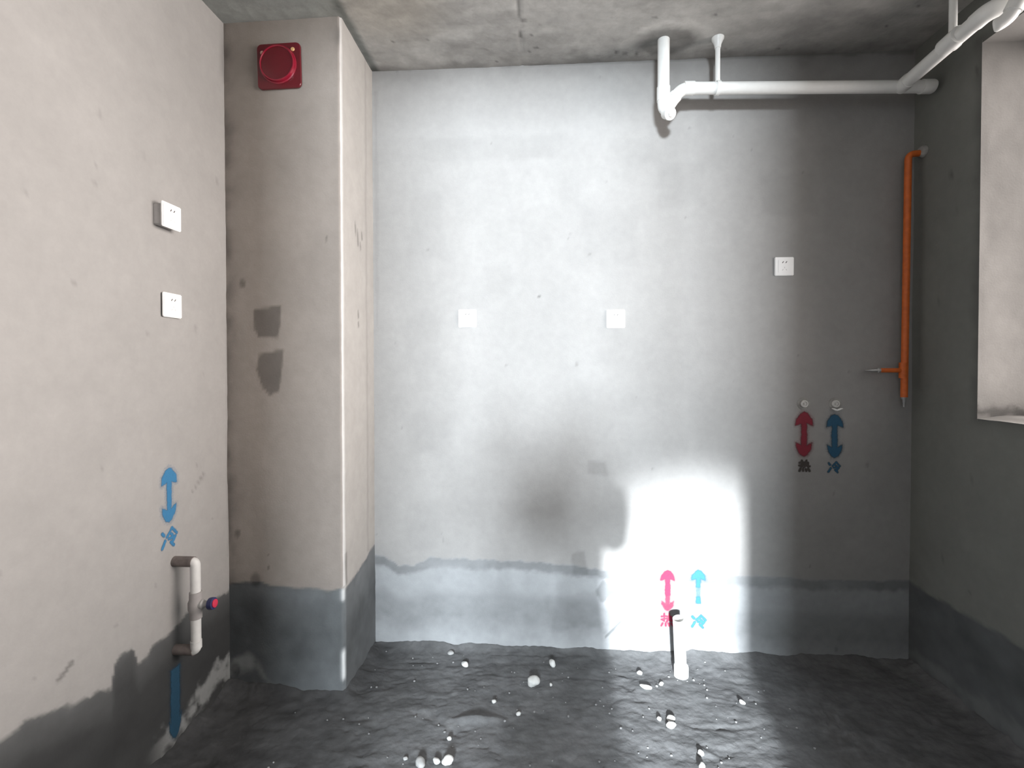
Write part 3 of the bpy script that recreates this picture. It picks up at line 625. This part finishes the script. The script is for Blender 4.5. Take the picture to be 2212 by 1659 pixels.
# ------------------------------------------------------------------ standing drain pipe on the floor
p = on(1475, 1462, 2, 0); sx_, sy_ = p[0], p[1]+.025; top = on(1470, 1336, 1, sy_)[2]; zf = fz(sx_, sy_)-.012
st = empty('floor_drain_pipe', (sx_, sy_, zf), 'white drain pipe standing upright from the floor in the bright light patch', 'pipe')
lean = Vector((-.012, 0, 0))
bm = bmesh.new(); n = 28; rings = []
for r, z in ((.0258, 0), (.0258, top-zf), (.0225, top-zf), (.0225, .03)): rings.append([bm.verts.new(Vector((sx_, sy_, zf+z))+lean*(z/(top-zf))+Vector((r*math.cos(2*math.pi*k/n), r*math.sin(2*math.pi*k/n), .006*math.cos(2*math.pi*k/n-.6)*(z > .05)))) for k in range(n)])
for A_, B_ in zip(rings, rings[1:]):
    for k in range(n): bm.faces.new((A_[k], A_[(k+1) % n], B_[(k+1) % n], B_[k]))
bm.faces.new(rings[0][::-1]); bm.faces.new(rings[-1]); bmobj('pipe', bm, PVC, st)
bm = bmesh.new(); lathe(bm, (sx_, sy_, zf), (0, 0, 1), [(.0315, 0), (.0315, .055), (.030, .060), (.027, .061)], 28); bmobj('socket_collar', bm, PVC, st)

# ------------------------------------------------------------------ rubble on the floor
def stone(px, py, rpx, mat, label, asp=(1, .9, .75), seed=0, group='pale mortar lumps on the floor', name='mortar_lump'):
    g = on(px, py, 2, .01); r = rpx*g[1]/F; rs = random.Random(seed)
    bm = bmesh.new(); bmesh.ops.create_icosphere(bm, subdivisions=3, radius=1)
    ph = [rs.uniform(0, 6) for _ in range(6)]
    for v in bm.verts:
        c = v.co; k = 1+.16*math.sin(2.3*c.x+ph[0])*math.cos(2.1*c.y+ph[1])+.10*math.sin(4.1*c.z+ph[2]+2*c.x)+.05*math.sin(9*c.x+ph[3])*math.sin(8*c.y+ph[4])
        v.co = Vector((c.x*asp[0], c.y*asp[1], c.z*asp[2]))*k*r
    rz = Matrix.Rotation(rs.uniform(-.4, .4), 4, 'Z'); z = fz(g[0], g[1])+r*asp[2]*.72
    bmesh.ops.transform(bm, matrix=rz, verts=bm.verts)
    o = bmobj(name, bm, mat, None); o.location = (g[0], g[1], z)
    tag(o, label, 'stone', group); return o
for i, (px, py, r, asp, lab) in enumerate([
    (1152, 1472, 13, (1, .9, .85), 'largest pale mortar lump, heart-shaped, on the open floor'),
    (1004, 1430, 8, (1, .8, .65), 'flat oval pale lump near the foot of the back wall, on the column side'),
    (1193, 1433, 8, (.9, .9, 1.0), 'upright pale lump near the foot of the back wall, at the edge of the shadow'),
    (1449, 1545, 8.5, (1, .9, .75), 'upper of two pale lumps touching each other in the light patch'),
    (1449, 1560, 9.5, (1.1, .8, .6), 'lower of two pale lumps touching each other in the light patch'),
    (1424, 1545, 5, (.9, .8, .8), 'small pale lump beside the touching pair in the light patch'),
    (1514, 1618, 7, (1, .9, .75), 'pale lump behind its twin in the light patch'),
    (1517, 1652, 8, (.8, .9, 1), 'pale lump in front of its twin in the light patch'),
    (966, 1640, 11, (1.2, .8, .8), 'pale lump leaning on the rubble pile'),
    (943, 1638, 8, (1, .8, .8), 'smaller pale lump in the middle of the rubble pile'),
    (908, 1643, 12, (1, .9, .75), 'dull grey lump at the edge of the rubble pile'),
    (1067, 1510, 5, (1, .8, .8), 'small pale lump behind the trowelled ridge'),
    (971, 1588, 5, (1, .9, .9), 'small pale lump behind the rubble pile'),
    (876, 1630, 5, (1, .8, .8), 'small dull lump apart from the rubble pile'),
    (973, 1407, 7, (1, .8, .6), 'grey lump tight against the foot of the back wall'),
    (1190, 1474, 4, (.7, .8, 1), 'tiny pale chip beside the largest lump'),
    (1382, 1447, 6, (1, .8, .6), 'small pale chip at the wall foot near the standing pipe'),
    (1395, 1478, 8, (1.5, .7, .5), 'long flat pale chip between the standing pipe and the shadow'),
    (1429, 1470, 5, (1, .8, .7), 'small bright chip beside the standing pipe'),
    (1604, 1512, 6, (1, .8, .7), 'small pale chip near the edge of the deep shade'),
    (1120, 1536, 5, (1, .8, .8), 'small grey chip beside the end of the trowelled ridge')]):
    stone(px, py, r, STONE if i not in (10, 13, 14) else STONE2, lab, asp, 30+i)
# crumbs too many and too small to tell apart
bm = bmesh.new(); rs = random.Random(11)
for i in range(170):
    x, y = rs.uniform(-1.0, 1.0), rs.uniform(1.45, 2.27)
    if x < XP+.03 and y > YP-.05: continue
    r = rs.uniform(.0018, .0048)*(1 if rs.random() < .9 else 1.5)
    g = bmesh.ops.create_icosphere(bm, subdivisions=1, radius=r)
    for v in g['verts']: v.co = Vector((v.co.x*rs.uniform(.7, 1.4), v.co.y*rs.uniform(.7, 1.3), v.co.z*.8))+Vector((x, y, fz(x, y)+r*.4))
o = bmobj('mortar_crumbs', bm, STONE3, None, smooth=False); tag(o, 'fine grey mortar crumbs strewn over the rough floor', 'rubble', kind='stuff')

# ------------------------------------------------------------------ the photographer (throws the shadow on wall and floor)
SKIN = plain('skin', (.45, .28, .2), .6, bump=0); JACK = plain('dark_jacket', (.05, .055, .065), .85); TROU = plain('grey_trousers', (.09, .09, .1), .85); SHOE = plain('dark_shoes', (.03, .03, .03), .6); HAIR = plain('black_hair', (.015, .013, .012), .55, scale=200, bump=.4)
PX, PY = -.02, -.27
vs, es, rad = [], [], []
def jn(p, r, par=None):
    vs.append((PX+p[0], PY+p[1], p[2])); rad.append(r if isinstance(r, tuple) else (r, r)); i = len(vs)-1
    if par is not None: es.append((par, i))
    return i
pel = jn((0, 0, .84), (.105, .085)); wai = jn((0, 0, .98), (.092, .075), pel); che = jn((0, .01, 1.16), (.105, .085), wai); nb = jn((0, .0, 1.305), (.09, .07), che)
nk = jn((0, .02, 1.365), .052, nb); hd0 = jn((0, .03, 1.405), (.060, .068), nk); hd1 = jn((0, .025, 1.475), (.072, .084), hd0); hd2 = jn((0, .01, 1.545), (.054, .062), hd1)
for s in (-1, 1):
    hip = jn((.055*s, 0, .79), .078, pel); kn = jn((.050*s, .012, .45), .056, hip); an = jn((.048*s, -.01, .085), .042, kn); ft = jn((.05*s, .05, .042), (.040, .034), an); jn((.06*s, .14, .03), (.036, .024), ft)
    sh = jn((.128*s, .0, 1.315), .058, nb); el = jn((.135*s, .08, 1.115), .042, sh); wr = jn((.125*s, .20, 1.285), .027, el)
    pm = jn((.105*s, .222, 1.335), (.034, .018), wr)
    for k, (dx, dz, L_) in enumerate([(-.002, .034, .066), (-.010, .016, .072), (-.013, -.002, .068), (-.012, -.020, .054)]):
        f0 = jn(((.100+dx)*s, .236, 1.352+dz*.6), .0085, pm); f1 = jn(((.092+dx)*s, .254, 1.358+dz), .008, f0); jn(((.092+dx)*s-s*L_*.45, .259, 1.358+dz), .0072, f1)
    th = jn((.088*s, .212, 1.338), .010, pm); t1_ = jn((.074*s, .222, 1.356), .009, th); jn((.058*s, .230, 1.372), .008, t1_)
me = bpy.data.meshes.new('person_skeleton'); me.from_pydata(vs, es, []); ob = bpy.data.objects.new('person_skeleton', me); COL.objects.link(ob)
md = ob.modifiers.new('skin', 'SKIN'); md.use_smooth_shade = True; md.branch_smoothing = .3
for i, v in enumerate(me.skin_vertices[0].data): v.radius = rad[i]; v.use_root = (i == 0)
sd = ob.modifiers.new('sub', 'SUBSURF'); sd.levels = sd.render_levels = 2
dg = bpy.context.evaluated_depsgraph_get(); me2 = bpy.data.meshes.new_from_object(ob.evaluated_get(dg)); bpy.data.objects.remove(ob)
for m in (SKIN, JACK, TROU, SHOE): me2.materials.append(m)
for f in me2.polygons:
    c = f.center; z = c.z; hand = (c.y-PY) > .205 and 1.27 < z < 1.45 and not (abs(c.x-PX) < .075 and z > 1.34 and (c.y-PY) < .16)
    f.material_index = 0 if (z > 1.335 and abs(c.x-PX) < .1 and (c.y-PY) < .17) or hand else 1 if z > .86 else 2 if z > .10 else 3
    f.use_smooth = True
me2.name = 'person'; person = bpy.data.objects.new('person', me2); COL.objects.link(person)
tag(person, 'person in dark jacket and grey trousers holding up a phone, facing the back wall', 'person')
hc = Vector((PX, PY+.022, 1.475))
bm = bmesh.new(); bmesh.ops.create_uvsphere(bm, u_segments=32, v_segments=20, radius=1)
for v in bm.verts: v.co = Vector((v.co.x*.082, v.co.y*.097-.010, v.co.z*.100+.006))
bmesh.ops.delete(bm, geom=[v for v in bm.verts if v.co.z < -.075 or (v.co.y > .045 and v.co.z < .055) or (abs(v.co.x) > .055 and v.co.y > .01 and v.co.z < .0)], context='VERTS')
bmesh.ops.transform(bm, matrix=Matrix.Translation(hc), verts=bm.verts); bmobj('hair', bm, HAIR, person)
EYEM = plain('eye', (.03, .02, .02), .2, bump=0)
for s in (-1, 1):
    bm = bmesh.new(); bmesh.ops.create_uvsphere(bm, u_segments=12, v_segments=8, radius=.011); bmesh.ops.transform(bm, matrix=Matrix.Translation(hc+Vector((.028*s, .074, .0))), verts=bm.verts); bmobj('eye', bm, EYEM, person)
    bm = bmesh.new(); bmesh.ops.create_uvsphere(bm, u_segments=12, v_segments=10, radius=1); bmesh.ops.transform(bm, matrix=Matrix.Translation(hc+Vector((.074*s, .0, -.008))) @ Matrix.Diagonal((.010, .02, .032, 1)), verts=bm.verts); bmobj('ear', bm, SKIN, person)
bm = bmesh.new(); tube(bm, [hc+Vector((0, .076, .004)), hc+Vector((0, .092, -.018)), hc+Vector((0, .082, -.03))], [.006, .012, .008], 10); bmobj('nose', bm, SKIN, person)
bm = bmesh.new(); tube(bm, [hc+Vector((-.022, .070, -.052)), hc+Vector((0, .080, -.053)), hc+Vector((.022, .070, -.052))], [.002, .005, .002], 8); bmobj('mouth', bm, plain('lips', (.35, .13, .11), .5, bump=0), person)
bm = bmesh.new(); rbox(bm, (PX+.0, -.022, 1.372), (.158, .008, .075), .003, 3); ph = bmobj('phone', bm, plain('black_phone', (.02, .02, .022), .25, bump=0), None)
tag(ph, 'black phone held crosswise in both hands', 'phone')
